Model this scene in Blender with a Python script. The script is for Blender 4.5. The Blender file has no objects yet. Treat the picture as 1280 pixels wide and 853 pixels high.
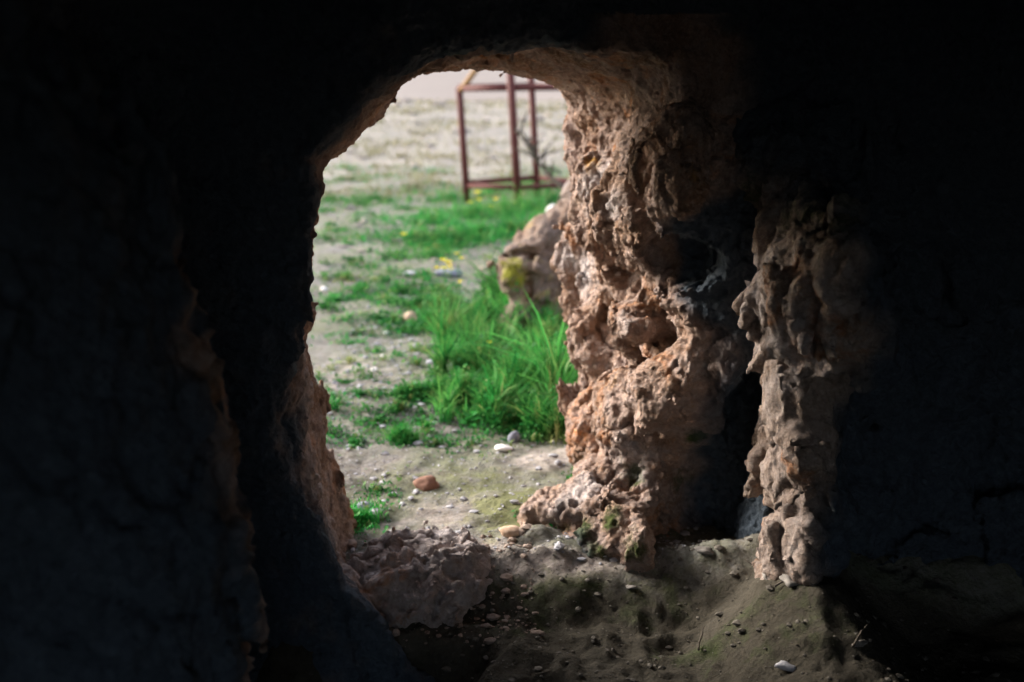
import bpy, bmesh, math, random
import numpy as np
from mathutils import Vector, Matrix
from mathutils.bvhtree import BVHTree

random.seed(7)
rng = np.random.default_rng(11)
S = bpy.context.scene
COL = S.collection

# ------------------------------------------------------------------ camera
PITCH = math.radians(13.4)
CAM_Z = 1.5
FPX = 35.0 / 36.0 * 1280.0
cd = bpy.data.cameras.new('camera')
cd.lens = 35.0
cd.sensor_width = 36.0
cd.clip_start = 0.05
cd.clip_end = 2000.0
cd.dof.use_dof = True
cd.dof.focus_distance = 2.9
cd.dof.aperture_fstop = 1.7
cam = bpy.data.objects.new('camera', cd)
cam.location = (0, 0, CAM_Z)
cam.rotation_euler = (math.pi / 2 - PITCH, 0, 0)
COL.objects.link(cam)
S.camera = cam

# ------------------------------------------------------------------ sky and sun
SUN_EL, SUN_AZ = math.radians(24), math.radians(-59)     # azimuth measured from +Y towards +X
w = bpy.data.worlds.new('World')
S.world = w
w.use_nodes = True
nt = w.node_tree
nt.nodes.clear()
sky = nt.nodes.new('ShaderNodeTexSky')
sky.sky_type = 'NISHITA'
sky.sun_disc = False
sky.sun_elevation = SUN_EL
sky.sun_rotation = SUN_AZ
sky.dust_density = 4.0
sky.air_density = 1.0
sky.ozone_density = 1.0
bgn = nt.nodes.new('ShaderNodeBackground')
bgn.inputs['Strength'].default_value = 0.075
ovc = nt.nodes.new('ShaderNodeMix')
ovc.data_type = 'RGBA'
ovc.inputs['Factor'].default_value = 0.25
ovc.inputs['B'].default_value = (6.4, 6.3, 6.6, 1)        # even overcast veil
out = nt.nodes.new('ShaderNodeOutputWorld')
nt.links.new(sky.outputs[0], ovc.inputs['A'])
nt.links.new(ovc.outputs['Result'], bgn.inputs[0])
nt.links.new(bgn.outputs[0], out.inputs[0])

sl = bpy.data.lights.new('sun', 'SUN')
sl.energy = 1.5
sl.angle = math.radians(30)
sl.color = (1.0, 0.96, 0.91)
sun = bpy.data.objects.new('sun', sl)
sd = Vector((math.cos(SUN_EL) * math.sin(SUN_AZ), math.cos(SUN_EL) * math.cos(SUN_AZ), math.sin(SUN_EL)))
sun.rotation_euler = sd.to_track_quat('Z', 'Y').to_euler()
sun.location = (0, 0, 30)
COL.objects.link(sun)

S.view_settings.view_transform = 'Standard'
S.view_settings.look = 'None'
S.view_settings.exposure = 2.58
S.view_settings.gamma = 1.0
S.render.engine = 'CYCLES'
S.cycles.use_denoising = True
S.cycles.max_bounces = 10
S.cycles.diffuse_bounces = 6
S.cycles.sample_clamp_indirect = 4.0

# ------------------------------------------------------------------ helpers
CP, SP = math.cos(PITCH), math.sin(PITCH)

def P(px, py, Y):
    """the point at distance Y (world) along the sight line of photo pixel px, py"""
    u, v = (px - 640) / FPX, (426.5 - py) / FPX
    t = Y / (CP + v * SP)
    return np.array([u * t, Y, CAM_Z + t * (v * CP - SP)])

def sstep(a, b, x):
    t = np.clip((x - a) / (b - a), 0, 1)
    return t * t * (3 - 2 * t)

def _hash(ix, iy, iz, seed):
    """lattice hash in wrapping 32-bit arithmetic, 0..1"""
    u = np.uint32
    h = ix.astype(u) * u(374761393) + iy.astype(u) * u(668265263) + iz.astype(u) * u(2147483647) + u((seed * 974634777) & 0xffffffff)
    h = (h ^ (h >> u(13))) * u(1274126177)
    h = (h ^ (h >> u(16))) * u(2246822519)
    h = h ^ (h >> u(15))
    return (h & u(0xffffff)).astype(np.float32) / np.float32(0xffffff)

def vnoise(p, scale, seed=0):
    q = p * scale
    i = np.floor(q).astype(np.int32)
    f = q - i
    f = f * f * f * (f * (f * 6 - 15) + 10)
    r = 0
    for dx in (0, 1):
        wx = f[:, 0] if dx else 1 - f[:, 0]
        for dy in (0, 1):
            wy = f[:, 1] if dy else 1 - f[:, 1]
            for dz in (0, 1):
                wz = f[:, 2] if dz else 1 - f[:, 2]
                r = r + wx * wy * wz * _hash(i[:, 0] + dx, i[:, 1] + dy, i[:, 2] + dz, seed)
    return r * 2 - 1

def fbm(p, scale, octs=4, seed=0, gain=0.5):
    r, a = 0, 1.0
    for o in range(octs):
        r = r + a * vnoise(p, scale * 2.03 ** o, seed + o * 17)
        a *= gain
    return r

def ridged(p, scale, octs=3, seed=0):
    r, a = 0, 1.0
    for o in range(octs):
        r = r + a * (1 - 2 * np.abs(vnoise(p, scale * 2.1 ** o, seed + o * 31)))
        a *= 0.5
    return r

def billow(p, scale, octs=3, seed=0):
    """round lumps with sharp creases between them, about zero mean"""
    r, a = 0, 1.0
    for o in range(octs):
        r = r + a * (2.6 * np.abs(vnoise(p, scale * 2.1 ** o, seed + o * 31)) - .8)
        a *= 0.5
    return r

def facets(p, scale, seed=0):
    """broken rock: every cell of a jittered pattern is a plane of its own tilt and height"""
    q = p * scale
    i = np.floor(q).astype(np.int32)
    f1 = np.full(len(p), 9.0); val = np.zeros(len(p))
    for dx in (-1, 0, 1):
        for dy in (-1, 0, 1):
            for dz in (-1, 0, 1):
                a, b, c = i[:, 0] + dx, i[:, 1] + dy, i[:, 2] + dz
                ex = a + _hash(a, b, c, seed) - q[:, 0]; ey = b + _hash(a, b, c, seed + 5) - q[:, 1]; ez = c + _hash(a, b, c, seed + 9) - q[:, 2]
                d = ex * ex + ey * ey + ez * ez
                near = d < f1
                v = ex * (_hash(a, b, c, seed + 13) - .5) + ey * (_hash(a, b, c, seed + 17) - .5) + ez * (_hash(a, b, c, seed + 21) - .5) + .45 * (_hash(a, b, c, seed + 25) - .5)
                val = np.where(near, v, val); f1 = np.where(near, d, f1)
    return val

def worley(p, scale, seed=0):
    """F1 and F2-F1 of a jittered cell pattern, and a random value per cell"""
    q = p * scale
    i = np.floor(q).astype(np.int32)
    f1 = np.full(len(p), 9.0); f2 = np.full(len(p), 9.0); cell = np.zeros(len(p))
    for dx in (-1, 0, 1):
        for dy in (-1, 0, 1):
            for dz in (-1, 0, 1):
                a, b, c = i[:, 0] + dx, i[:, 1] + dy, i[:, 2] + dz
                jx, jy, jz = _hash(a, b, c, seed), _hash(a, b, c, seed + 5), _hash(a, b, c, seed + 9)
                d = np.sqrt((a + jx - q[:, 0]) ** 2 + (b + jy - q[:, 1]) ** 2 + (c + jz - q[:, 2]) ** 2)
                near = d < f1
                f2 = np.where(near, f1, np.minimum(f2, d))
                cell = np.where(near, _hash(a, b, c, seed + 13), cell)
                f1 = np.where(near, d, f1)
    return f1, f2 - f1, cell

def mesh_np(name, V, F, mat, smooth=True):
    """V (n,3), F list of arrays (m,k)"""
    me = bpy.data.meshes.new(name)
    if not isinstance(F, (list, tuple)):
        F = [F]
    nl = sum(f.size for f in F)
    nf = sum(len(f) for f in F)
    me.vertices.add(len(V))
    me.vertices.foreach_set('co', np.ascontiguousarray(V, dtype=np.float32).ravel())
    me.loops.add(nl)
    me.loops.foreach_set('vertex_index', np.concatenate([f.ravel() for f in F]).astype(np.int32))
    me.polygons.add(nf)
    tot = np.concatenate([np.full(len(f), f.shape[1]) for f in F])
    st = np.concatenate([[0], np.cumsum(tot)[:-1]])
    me.polygons.foreach_set('loop_start', st.astype(np.int32))
    me.polygons.foreach_set('use_smooth', np.full(nf, smooth))
    me.update(calc_edges=True)
    me.validate()
    if mat:
        me.materials.append(mat)
    return me

def link(name, me, parent=None, loc=None):
    o = bpy.data.objects.new(name, me)
    COL.objects.link(o)
    if parent:
        o.parent = parent
    if loc is not None:
        o.location = loc
    return o

def tag(o, label=None, cat=None, group=None, kind=None):
    if label: o['label'] = label
    if cat: o['category'] = cat
    if group: o['group'] = group
    if kind: o['kind'] = kind
    return o

def attr(me, name, rgb):
    a = me.color_attributes.new(name, 'FLOAT_COLOR', 'POINT')
    d = np.ones((len(me.vertices), 4), dtype=np.float32)
    d[:, :rgb.shape[1]] = rgb
    a.data.foreach_set('color', d.ravel())

def verts_of(me):
    v = np.empty(len(me.vertices) * 3, dtype=np.float32)
    me.vertices.foreach_get('co', v)
    return v.reshape(-1, 3).astype(np.float64)

def normals_of(me):
    v = np.empty(len(me.vertices) * 3, dtype=np.float32)
    me.vertex_normals.foreach_get('vector', v)
    return v.reshape(-1, 3).astype(np.float64)

def set_verts(me, V):
    me.vertices.foreach_set('co', np.ascontiguousarray(V, dtype=np.float32).ravel())
    me.update()

# ------------------------------------------------------------------ materials
class N:
    """small node-tree writer"""
    def __init__(self, name):
        self.m = bpy.data.materials.new(name)
        self.m.use_nodes = True
        self.t = self.m.node_tree
        self.t.nodes.clear()
        self.out = self.t.nodes.new('ShaderNodeOutputMaterial')
        self.co = self.t.nodes.new('ShaderNodeTexCoord').outputs['Object']
    def n(self, kind, **kw):
        x = self.t.nodes.new(kind)
        for k, v in kw.items():
            setattr(x, k, v)
        return x
    def l(self, a, b):
        self.t.links.new(a, b)
    def noise(self, scale, detail=6, rough=0.6, dist=0.0, vec=None):
        x = self.n('ShaderNodeTexNoise')
        x.inputs['Scale'].default_value = scale
        x.inputs['Detail'].default_value = detail
        x.inputs['Roughness'].default_value = rough
        x.inputs['Distortion'].default_value = dist
        self.l(vec or self.co, x.inputs['Vector'])
        return x.outputs['Fac']
    def voro(self, scale, feature='F1', vec=None):
        x = self.n('ShaderNodeTexVoronoi', feature=feature)
        x.inputs['Scale'].default_value = scale
        self.l(vec or self.co, x.inputs['Vector'])
        return x.outputs['Distance']
    def ramp(self, fac, a, b, ca=(0, 0, 0, 1), cb=(1, 1, 1, 1)):
        x = self.n('ShaderNodeValToRGB')
        x.color_ramp.elements[0].position = a
        x.color_ramp.elements[1].position = b
        x.color_ramp.elements[0].color = ca
        x.color_ramp.elements[1].color = cb
        self.l(fac, x.inputs[0])
        return x.outputs['Color']
    def mix(self, fac, a, b, blend='MIX'):
        x = self.n('ShaderNodeMix', data_type='RGBA', blend_type=blend)
        for s, v in (('Factor', fac), ('A', a), ('B', b)):
            i = x.inputs[0] if s == 'Factor' else x.inputs[s if False else {'A': 6, 'B': 7}[s]]
            if isinstance(v, (int, float)):
                i.default_value = v
            elif isinstance(v, tuple):
                i.default_value = (v + (1,))[:4]
            else:
                self.l(v, i)
        return x.outputs[2]
    def math(self, op, a, b=0.0):
        x = self.n('ShaderNodeMath', operation=op)
        for i, v in ((0, a), (1, b)):
            if isinstance(v, (int, float)):
                x.inputs[i].default_value = v
            else:
                self.l(v, x.inputs[i])
        return x.outputs[0]
    def attr(self, name):
        x = self.n('ShaderNodeVertexColor', layer_name=name)
        s = self.n('ShaderNodeSeparateColor')
        self.l(x.outputs['Color'], s.inputs[0])
        return s.outputs
    def finish(self, color, rough=0.9, spec=0.2, bumps=(), metallic=0.0):
        b = self.n('ShaderNodeBsdfPrincipled')
        if isinstance(color, tuple):
            b.inputs['Base Color'].default_value = (color + (1,))[:4]
        else:
            self.l(color, b.inputs['Base Color'])
        if isinstance(rough, (int, float)):
            b.inputs['Roughness'].default_value = rough
        else:
            self.l(rough, b.inputs['Roughness'])
        b.inputs['Specular IOR Level'].default_value = spec
        b.inputs['Metallic'].default_value = metallic
        prev = None
        for h, st, dist in bumps:
            bp = self.n('ShaderNodeBump')
            bp.inputs['Strength'].default_value = st
            bp.inputs['Distance'].default_value = dist
            self.l(h, bp.inputs['Height'])
            if prev:
                self.l(prev, bp.inputs['Normal'])
            prev = bp.outputs[0]
        if prev:
            self.l(prev, b.inputs['Normal'])
        self.l(b.outputs[0], self.out.inputs[0])
        return self.m

def rock_material(name, brown, buff, grey, ochre=(0.50, 0.21, 0.075), use_attr=True, painted_shade=False, ochre_patch=(.50, .27, .06)):
    k = N(name)
    big = k.ramp(k.noise(2.3, 5, .6, .4), .40, .62)
    mid = k.ramp(k.noise(7.0, 8, .65, .6), .38, .64)
    fine = k.noise(38, 8, .7)
    speck = k.ramp(k.noise(90, 4, .6), .50, .68)
    c = k.mix(k.math('MULTIPLY', big, .85), brown, buff)
    c = k.mix(k.math('MULTIPLY', mid, .75), c, grey)
    rust = k.ramp(k.noise(4.4, 6, .6, .8), .58, .70)
    c = k.mix(k.math('MULTIPLY', rust, .85), c, ochre)
    umber = k.ramp(k.noise(3.1, 7, .65, .9), .55, .70)
    c = k.mix(k.math('MULTIPLY', umber, .65), c, k.mix(.5, c, (.12, .065, .04)))
    c = k.mix(k.ramp(fine, .33, .58), k.mix(.40, c, (.09, .06, .045)), c)
    c = k.mix(k.math('MULTIPLY', speck, .35), c, (.62, .54, .48))
    if use_attr:
        a = k.attr('tint')
        mossn = k.ramp(k.math('ADD', k.math('MULTIPLY', a[0], 1.0), k.math('MULTIPLY', k.math('SUBTRACT', k.noise(16, 6, .7), .5), 1.1)), .35, .6)
        c = k.mix(mossn, c, k.mix(k.noise(30, 3), (.035, .06, .015), (.09, .10, .03)))
        och = k.ramp(k.math('ADD', a[1], k.math('MULTIPLY', k.math('SUBTRACT', k.noise(12, 6, .7), .5), 1.2)), .4, .65)
        c = k.mix(och, c, ochre_patch)
        pale = k.ramp(k.math('ADD', a[2], k.math('MULTIPLY', k.math('SUBTRACT', k.noise(14, 6, .7), .5), 1.2)), .3, .75)
        c = k.mix(k.math('MULTIPLY', pale, .8), c, k.mix(k.ramp(fine, .3, .6), (.34, .30, .30), (.64, .59, .59)))
    if painted_shade:
        sf = k.attr('painted_shade')[0]
        c = k.mix(sf, c, k.mix(k.ramp(fine, .3, .65), (.055, .072, .096), (.092, .118, .150)))  # blue-black colour painted in where the rock lies in shade
    ridge = k.math('ABSOLUTE', k.math('SUBTRACT', k.noise(22, 8, .65, .8), .5))
    pits = k.voro(46)
    return k.finish(c, .92, .15, bumps=((ridge, 1.0, .045), (pits, .7, .010), (k.noise(120, 6, .7), .7, .008)))

M_ROCK = rock_material('cave_rock', (.255, .145, .088), (.46, .30, .215), (.47, .375, .35), painted_shade=True)
M_PALE = rock_material('pale_rock', (.235, .165, .125), (.42, .325, .265), (.46, .385, .355), painted_shade=True)
M_OUT = rock_material('outcrop_rock', (.19, .12, .08), (.30, .20, .145), (.28, .23, .205), (.40, .30, .12), ochre_patch=(.27, .27, .035))
M_SILL = rock_material('clod_rock', (.34, .25, .22), (.54, .44, .40), (.62, .55, .54))

def ground_material():
    k = N('dry_soil')
    a = k.attr('tint')       # R moss film, G damp earth, B pale dry crust
    n1 = k.ramp(k.noise(.9, 6, .6, .3), .38, .62)
    n2 = k.ramp(k.noise(4.5, 8, .65, .5), .36, .66)
    n3 = k.noise(26, 8, .7)
    c = k.mix(n1, (.150, .148, .138), (.255, .252, .250))
    c = k.mix(k.math('MULTIPLY', n2, .6), c, (.36, .335, .33))
    c = k.mix(k.ramp(n3, .36, .60), k.mix(.72, c, (.10, .08, .055)), c)
    grit = k.ramp(k.noise(75, 5, .75), .40, .60)
    c = k.mix(k.math('MULTIPLY', grit, .35), k.mix(.25, c, (.08, .07, .05)), k.mix(.3, c, (.50, .46, .43)))
    strk = k.ramp(k.noise(14, 6, .75, 1.2), .56, .66)
    c = k.mix(k.math('MULTIPLY', strk, .6), c, (.12, .105, .07))
    film = k.ramp(k.noise(1.7, 7, .7, .5), .42, .60)
    c = k.mix(k.math('MULTIPLY', film, .65), c, (.15, .17, .095))
    nn = k.math('MULTIPLY', k.math('SUBTRACT', k.noise(9, 7, .7, .4), .5), 1.3)
    pale = k.ramp(k.math('ADD', a[2], nn), .3, .75)
    c = k.mix(k.math('MULTIPLY', pale, .85), c, k.mix(k.ramp(n3, .3, .6), (.345, .29, .268), (.52, .45, .42)))
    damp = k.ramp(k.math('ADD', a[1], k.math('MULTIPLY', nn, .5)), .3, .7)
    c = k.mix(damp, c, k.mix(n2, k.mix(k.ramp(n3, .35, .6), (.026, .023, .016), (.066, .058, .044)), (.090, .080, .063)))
    moss = k.ramp(k.math('ADD', a[0], nn), .42, .72)
    c = k.mix(k.math('MULTIPLY', moss, .8), c, k.mix(damp, k.mix(k.noise(40, 4), (.075, .10, .025), (.26, .27, .11)), k.mix(k.noise(60, 4), (.026, .042, .014), (.080, .098, .040))))
    ridge = k.math('ABSOLUTE', k.math('SUBTRACT', k.noise(30, 8, .7, .6), .5))
    return k.finish(c, .95, .1, bumps=((ridge, .8, .03), (k.voro(60), .5, .008), (k.noise(140, 6, .7), .7, .006)))
M_GROUND = ground_material()

def foliage_material(name, a, b, tip):
    k = N(name)
    v = k.attr('var')
    c = k.mix(v[0], a, b)
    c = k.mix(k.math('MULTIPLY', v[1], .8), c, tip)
    c = k.mix(v[2], c, (.30, .30, .11))
    d = k.n('ShaderNodeBsdfDiffuse'); t = k.n('ShaderNodeBsdfTranslucent'); g = k.n('ShaderNodeBsdfGlossy')
    g.inputs['Roughness'].default_value = .45
    k.l(c, d.inputs[0]); k.l(c, t.inputs[0])
    m1 = k.n('ShaderNodeMixShader'); m1.inputs[0].default_value = .38
    k.l(d.outputs[0], m1.inputs[1]); k.l(t.outputs[0], m1.inputs[2])
    m2 = k.n('ShaderNodeMixShader'); m2.inputs[0].default_value = .012
    k.l(m1.outputs[0], m2.inputs[1]); k.l(g.outputs[0], m2.inputs[2])
    k.l(m2.outputs[0], k.out.inputs[0])
    return k.m
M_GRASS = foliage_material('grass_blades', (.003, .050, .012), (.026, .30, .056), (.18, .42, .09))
M_DRYGRASS = foliage_material('dry_grass', (.11, .11, .05), (.22, .20, .12), (.34, .31, .22))

def simple(name, a, b, scale=20, rough=.8, spec=.3, bump=.004, metallic=0):
    k = N(name)
    n = k.noise(scale, 6, .65)
    return k.finish(k.mix(k.ramp(n, .35, .65), a, b), rough, spec, bumps=((n, .6, bump),), metallic=metallic)
M_RUST = simple('rusty_red_paint', (.06, .014, .013), (.125, .032, .026), 30, .75, .3, .003)
M_BRACE = simple('weathered_orange_wood', (.28, .16, .07), (.42, .26, .13), 30, .85, .2, .003)
M_TWIG = simple('dry_twig', (.05, .042, .034), (.11, .09, .07), 40, .9, .2, .003)
M_YELLOW = simple('yellow_petals', (.80, .62, .02), (.85, .72, .05), 60, .7, .2, .0005)
M_STEM = simple('green_stem', (.05, .16, .03), (.10, .24, .05), 40, .7, .3, .0005)

# ------------------------------------------------------------------ ground
def ground_h(x, y):
    p = np.stack([x, y, np.zeros_like(x)], 1)
    h = .030 * fbm(p, 1.1, 4, 3) + .010 * fbm(p, 7, 3, 8)
    near = 1 - sstep(5, 9, y)
    rough = 1 - .6 * sstep(3.0, 3.4, y)
    h += near * rough * (.012 * ridged(p, 9, 3, 21) + .005 * ridged(p, 34, 2, 23))
    ins = 1 - sstep(2.86, 3.02, y + .10 * vnoise(p, 2.5, 40) + .12 * (x - .3))
    h -= .085 * ins
    h -= .30 * (1 - sstep(2.62, 2.80, y + .05 * vnoise(p, 6, 47) - .10 * x)) * (1 - sstep(-.26, -.04, x + .06 * vnoise(p, 6, 48) + .18 * (2.6 - y)))
    h += .13 * np.exp(-((x - .85) / .19) ** 2 - ((y - 2.62) / .22) ** 2)
    h += .15 * sstep(.46, .82, x) * (1 - .9 * sstep(.88, 1.2, x)) * (1 - sstep(2.85, 3.2, y))
    lip = np.exp(-((y - 3.10 + .10 * (x - .2) + .05 * vnoise(p, 4, 44)) / .085) ** 2) * sstep(-.15, .05, x)
    h += lip * (.045 + .022 * fbm(p, 10, 3, 50))
    h += .22 * sstep(8, 14, y) * 0
    far = sstep(22, 60, y)
    h += far * (1.52 + .16 * fbm(p, .09, 4, 60) - .0 * x)
    h += sstep(9, 20, y) * .06 * fbm(p, .5, 3, 66)
    h -= sstep(75, 160, y) * 2.2
    return h

def G(px, py):
    """where the sight line of photo pixel px, py meets the ground"""
    z = 0.0
    u, v = (px - 640) / FPX, (426.5 - py) / FPX
    dz = v * CP - SP
    for _ in range(14):
        t = (z - CAM_Z) / dz
        x, y = u * t, t * (CP + v * SP)
        z += .6 * (float(ground_h(np.array([x]), np.array([y]))[0]) - z)
    return np.array([x, y, z])

def grow(a, b, step, ratio, far):
    c = list(np.arange(a, b, step))
    s, v = step, b
    while v < far:
        c.append(v); s *= ratio; v += s
    c.append(far)
    return c
xs = np.array([-v for v in grow(1.0, 1.3, .03, 1.10, 220)][::-1] + list(np.arange(-.985, 1.7, .016)) + grow(1.7, 1.9, .03, 1.10, 220))
ys = np.array([-40, -20, -10, -6, -4, -3, -2, -1, 0, .6, 1, 1.3, 1.5] + grow(1.7, 4.8, .016, 1.0135, 420))
XX, YY = np.meshgrid(xs, ys)
gx, gy = XX.ravel(), YY.ravel()
gz = ground_h(gx, gy)
V = np.stack([gx, gy, gz], 1)
nx, ny = len(xs), len(ys)
ii = (np.arange(ny - 1)[:, None] * nx + np.arange(nx - 1)[None]).ravel()
F = np.stack([ii, ii + 1, ii + nx + 1, ii + nx], 1)
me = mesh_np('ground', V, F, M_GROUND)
hy = np.concatenate([np.linspace(150, 420, 40), [520]]); hx = np.linspace(-420, 420, 70)
HX, HY = np.meshgrid(hx, hy)
hp = np.stack([HX.ravel(), HY.ravel(), HX.ravel() * 0], 1)
hz = -6 + 62 * sstep(150, 420, hp[:, 1]) + 5 * fbm(hp, .012, 3, 90) * sstep(150, 300, hp[:, 1])
ii = (np.arange(len(hy) - 1)[:, None] * len(hx) + np.arange(len(hx) - 1)[None]).ravel()
hm = mesh_np('hill', np.column_stack([hp[:, :2], hz]), np.stack([ii, ii + 1, ii + len(hx) + 1, ii + len(hx)], 1), simple('pale_hill_earth', (.30, .255, .225), (.34, .295, .26), .02, .95, .1, .5))
tag(link('hill', hm), kind='structure')
def blob_mask(P2, spots):
    r = np.zeros(len(P2))
    for px, py, rx, ry, amt in spots:
        c = G(px, py)
        r = np.maximum(r, amt * np.exp(-(((P2[:, 0] - c[0]) / rx) ** 2 + ((P2[:, 1] - c[1]) / ry) ** 2)))
    return r
moss = blob_mask(V, [(640, 640, .25, .35, .8), (700, 640, .15, .2, .75), (590, 600, .35, .4, .6), (260, 690, .2, .12, .7), (560, 560, .35, .4, .35), (680, 740, .35, .2, .55),
                     (900, 800, .3, .15, .6), (820, 760, .3, .15, .55), (1000, 780, .3, .2, .5), (640, 780, .25, .15, .5), (740, 670, .12, .12, .7), (560, 380, .8, 1.2, .4), (480, 620, .2, .3, .4), (440, 400, .5, 1.2, .42), (500, 340, .8, 1.6, .45), (430, 280, 1.2, 3.0, .42), (560, 300, 1.5, 3.0, .5)])
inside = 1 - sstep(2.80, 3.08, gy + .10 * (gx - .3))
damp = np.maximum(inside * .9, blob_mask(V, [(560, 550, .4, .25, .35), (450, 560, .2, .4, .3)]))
pale = np.maximum(blob_mask(V, [(690, 570, .22, .22, .75), (430, 470, .35, .6, .55), (600, 690, .15, .1, .6), (560, 640, .3, .25, .5), (690, 705, .28, .09, .8), (730, 640, .1, .15, .6), (260, 320, .6, .8, .5)]),
                  sstep(9, 26, gy) * .46)
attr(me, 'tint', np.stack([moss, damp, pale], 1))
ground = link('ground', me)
tag(ground, kind='structure')

# ------------------------------------------------------------------ cave rock as a solid, meshed from a distance field
VOX = .025
gxs = np.arange(-2.4, 2.5, VOX); gys = np.arange(-2.0, 5.1, VOX); gzs = np.arange(-.45, 3.05, VOX)

def poly_sd(X, Z, poly):
    """signed distance to a closed polygon in the X-Z plane, negative inside"""
    d = np.full(X.shape, 1e9); inside = np.zeros(X.shape, bool)
    n = len(poly)
    for i in range(n):
        ax, az = poly[i]; bx, bz = poly[(i + 1) % n]
        ex, ez = bx - ax, bz - az
        wx, wz = X - ax, Z - az
        t = np.clip((wx * ex + wz * ez) / (ex * ex + ez * ez + 1e-12), 0, 1)
        d = np.minimum(d, (wx - ex * t) ** 2 + (wz - ez * t) ** 2)
        if abs(ez) > 1e-9:
            c = ((az <= Z) & (bz > Z)) | ((bz <= Z) & (az > Z))
            inside ^= c & (X < ax + (Z - az) / ez * ex)
    d = np.sqrt(d)
    return np.where(inside, -d, d)

def smin(a, b, k):
    h = np.clip(.5 + .5 * (b - a) / k, 0, 1)
    return b * (1 - h) + a * h - k * h * (1 - h)

# outer rim and inner rim of the doorway, photo pixels with the distance of each
RIM = [  # outer px, py, Y   inner px, py, Y
    (436, 790, 3.08, 556, 870, 2.62), (438, 745, 3.08, 482, 775, 2.68), (424, 690, 3.08, 430, 735, 2.72), (412, 640, 3.08, 396, 660, 2.75), (401, 575, 3.08, 378, 590, 2.75),
    (395, 515, 3.08, 352, 530, 2.75), (388, 472, 3.08, 378, 470, 2.75), (380, 440, 3.08, 388, 440, 2.80), (370, 400, 3.08, 384, 400, 2.80),
    (370, 330, 3.12, 386, 330, 2.80), (376, 250, 3.18, 390, 250, 2.80), (398, 202, 3.25, 386, 196, 2.75), (436, 178, 3.35, 424, 166, 2.75),
    (468, 142, 3.45, 460, 128, 2.75), (500, 112, 3.6, 500, 98, 2.75), (530, 92, 3.7, 535, 76, 2.75), (588, 80, 3.8, 600, 58, 2.8),
    (648, 84, 3.9, 690, 44, 2.85), (692, 106, 4.0, 775, 60, 2.9), (710, 132, 4.05, 842, 88, 2.95), (728, 172, 4.1, 846, 128, 3.0),
    (729, 190, 4.1, 802, 172, 3.0), (731, 215, 4.1, 795, 225, 3.0), (730, 260, 4.1, 785, 285, 3.0), (730, 330, 4.15, 812, 338, 3.0), (729, 360, 4.2, 850, 380, 3.0), (726, 385, 4.2, 892, 425, 3.0),
    (722, 430, 4.2, 905, 490, 3.0), (727, 480, 4.2, 900, 540, 3.0), (728, 550, 4.2, 872, 590, 3.02), (732, 600, 4.2, 830, 640, 3.05),
    (728, 660, 4.2, 772, 690, 3.1), (730, 760, 4.2, 750, 800, 3.1)]
RO = np.array([P(a, b, c) for a, b, c, _, _, _ in RIM]); RI = np.array([P(a, b, c) for _, _, _, a, b, c in RIM])
low = np.array([[RO[-1, 0], 4.2, -.8], [RO[0, 0], 3.08, -.8]])
RO = np.vstack([RO, low]); RI = np.vstack([RI, [[RI[-1, 0], 3.1, -.8], [RI[0, 0], 2.75, -.8]]])

X3, Y3, Z3 = np.meshgrid(gxs, gys, gzs, indexing='ij')
X2, Z2 = np.meshgrid(gxs, gzs, indexing='ij')
tun = np.full(X3.shape, 9.0)
for j, y in enumerate(gys):
    if y < 2.3 or y > 4.8:
        continue
    s = np.clip((y - RI[:, 1]) / (RO[:, 1] - RI[:, 1]), -.25, 1.0)[:, None]
    pl = RI * (1 - s) + RO * s
    tun[:, j, :] = poly_sd(X2, Z2, pl[:, [0, 2]])
# room behind the doorway
def rbox(cx, cy, cz, hx, hy, hz, r):
    qx, qy, qz = np.abs(X3 - cx) - hx + r, np.abs(Y3 - cy) - hy + r, np.abs(Z3 - cz) - hz + r
    return np.sqrt(np.maximum(qx, 0) ** 2 + np.maximum(qy, 0) ** 2 + np.maximum(qz, 0) ** 2) + np.minimum(np.maximum(qx, np.maximum(qy, qz)), 0) - r
def ell(c, r, rot=0.0):
    dx, dy, dz = X3 - c[0], Y3 - c[1], Z3 - c[2]
    if rot:
        ca, sa = math.cos(rot), math.sin(rot)
        dx, dz = ca * dx + sa * dz, -sa * dx + ca * dz
    k0 = np.sqrt((dx / r[0]) ** 2 + (dy / r[1]) ** 2 + (dz / r[2]) ** 2)
    k1 = np.sqrt((dx / r[0] ** 2) ** 2 + (dy / r[1] ** 2) ** 2 + (dz / r[2] ** 2) ** 2) + 1e-9
    return k0 * (k0 - 1) / k1
def cap(a, b, ra, rb=None):
    rb = ra if rb is None else rb
    a = np.asarray(a, float); b = np.asarray(b, float)
    d = b - a
    t = np.clip(((X3 - a[0]) * d[0] + (Y3 - a[1]) * d[1] + (Z3 - a[2]) * d[2]) / (d @ d), 0, 1)
    return np.sqrt((X3 - a[0] - t * d[0]) ** 2 + (Y3 - a[1] - t * d[1]) ** 2 + (Z3 - a[2] - t * d[2]) ** 2) - (ra + (rb - ra) * t)

front = 2.66 + .32 * sstep(-.35, .25, X3)                             # inner face of the doorway wall
Ysave = Y3
Y3 = Y3 + (2.85 - front) * sstep(1.2, 2.4, Y3)
room = rbox(.35, .55, .6, 1.35, 2.30, 1.35, .30)
Y3 = Ysave
air = smin(room, tun, .03)
face = 3.14 + np.clip(X3 + .75, 0, 1.15) * 1.08                       # the outer cliff face
block = np.maximum(rbox(0, 1.2, .6, 2.25, 3.7, 2.2, .5), Y3 - face)
sdf = np.maximum(block, -air)
# near bulge of the left wall
for a, b, ra, rb in [((-1.02, 1.80, 1.30), (-.93, 1.82, .75), .34, .34), ((-.93, 1.82, .75), (-.79, 1.82, .1), .34, .29),
                     ((-1.25, 1.75, 1.9), (-1.02, 1.8, 1.3), .4, .34)]:
    sdf = smin(sdf, cap(a, b, ra, rb), .08)
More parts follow.
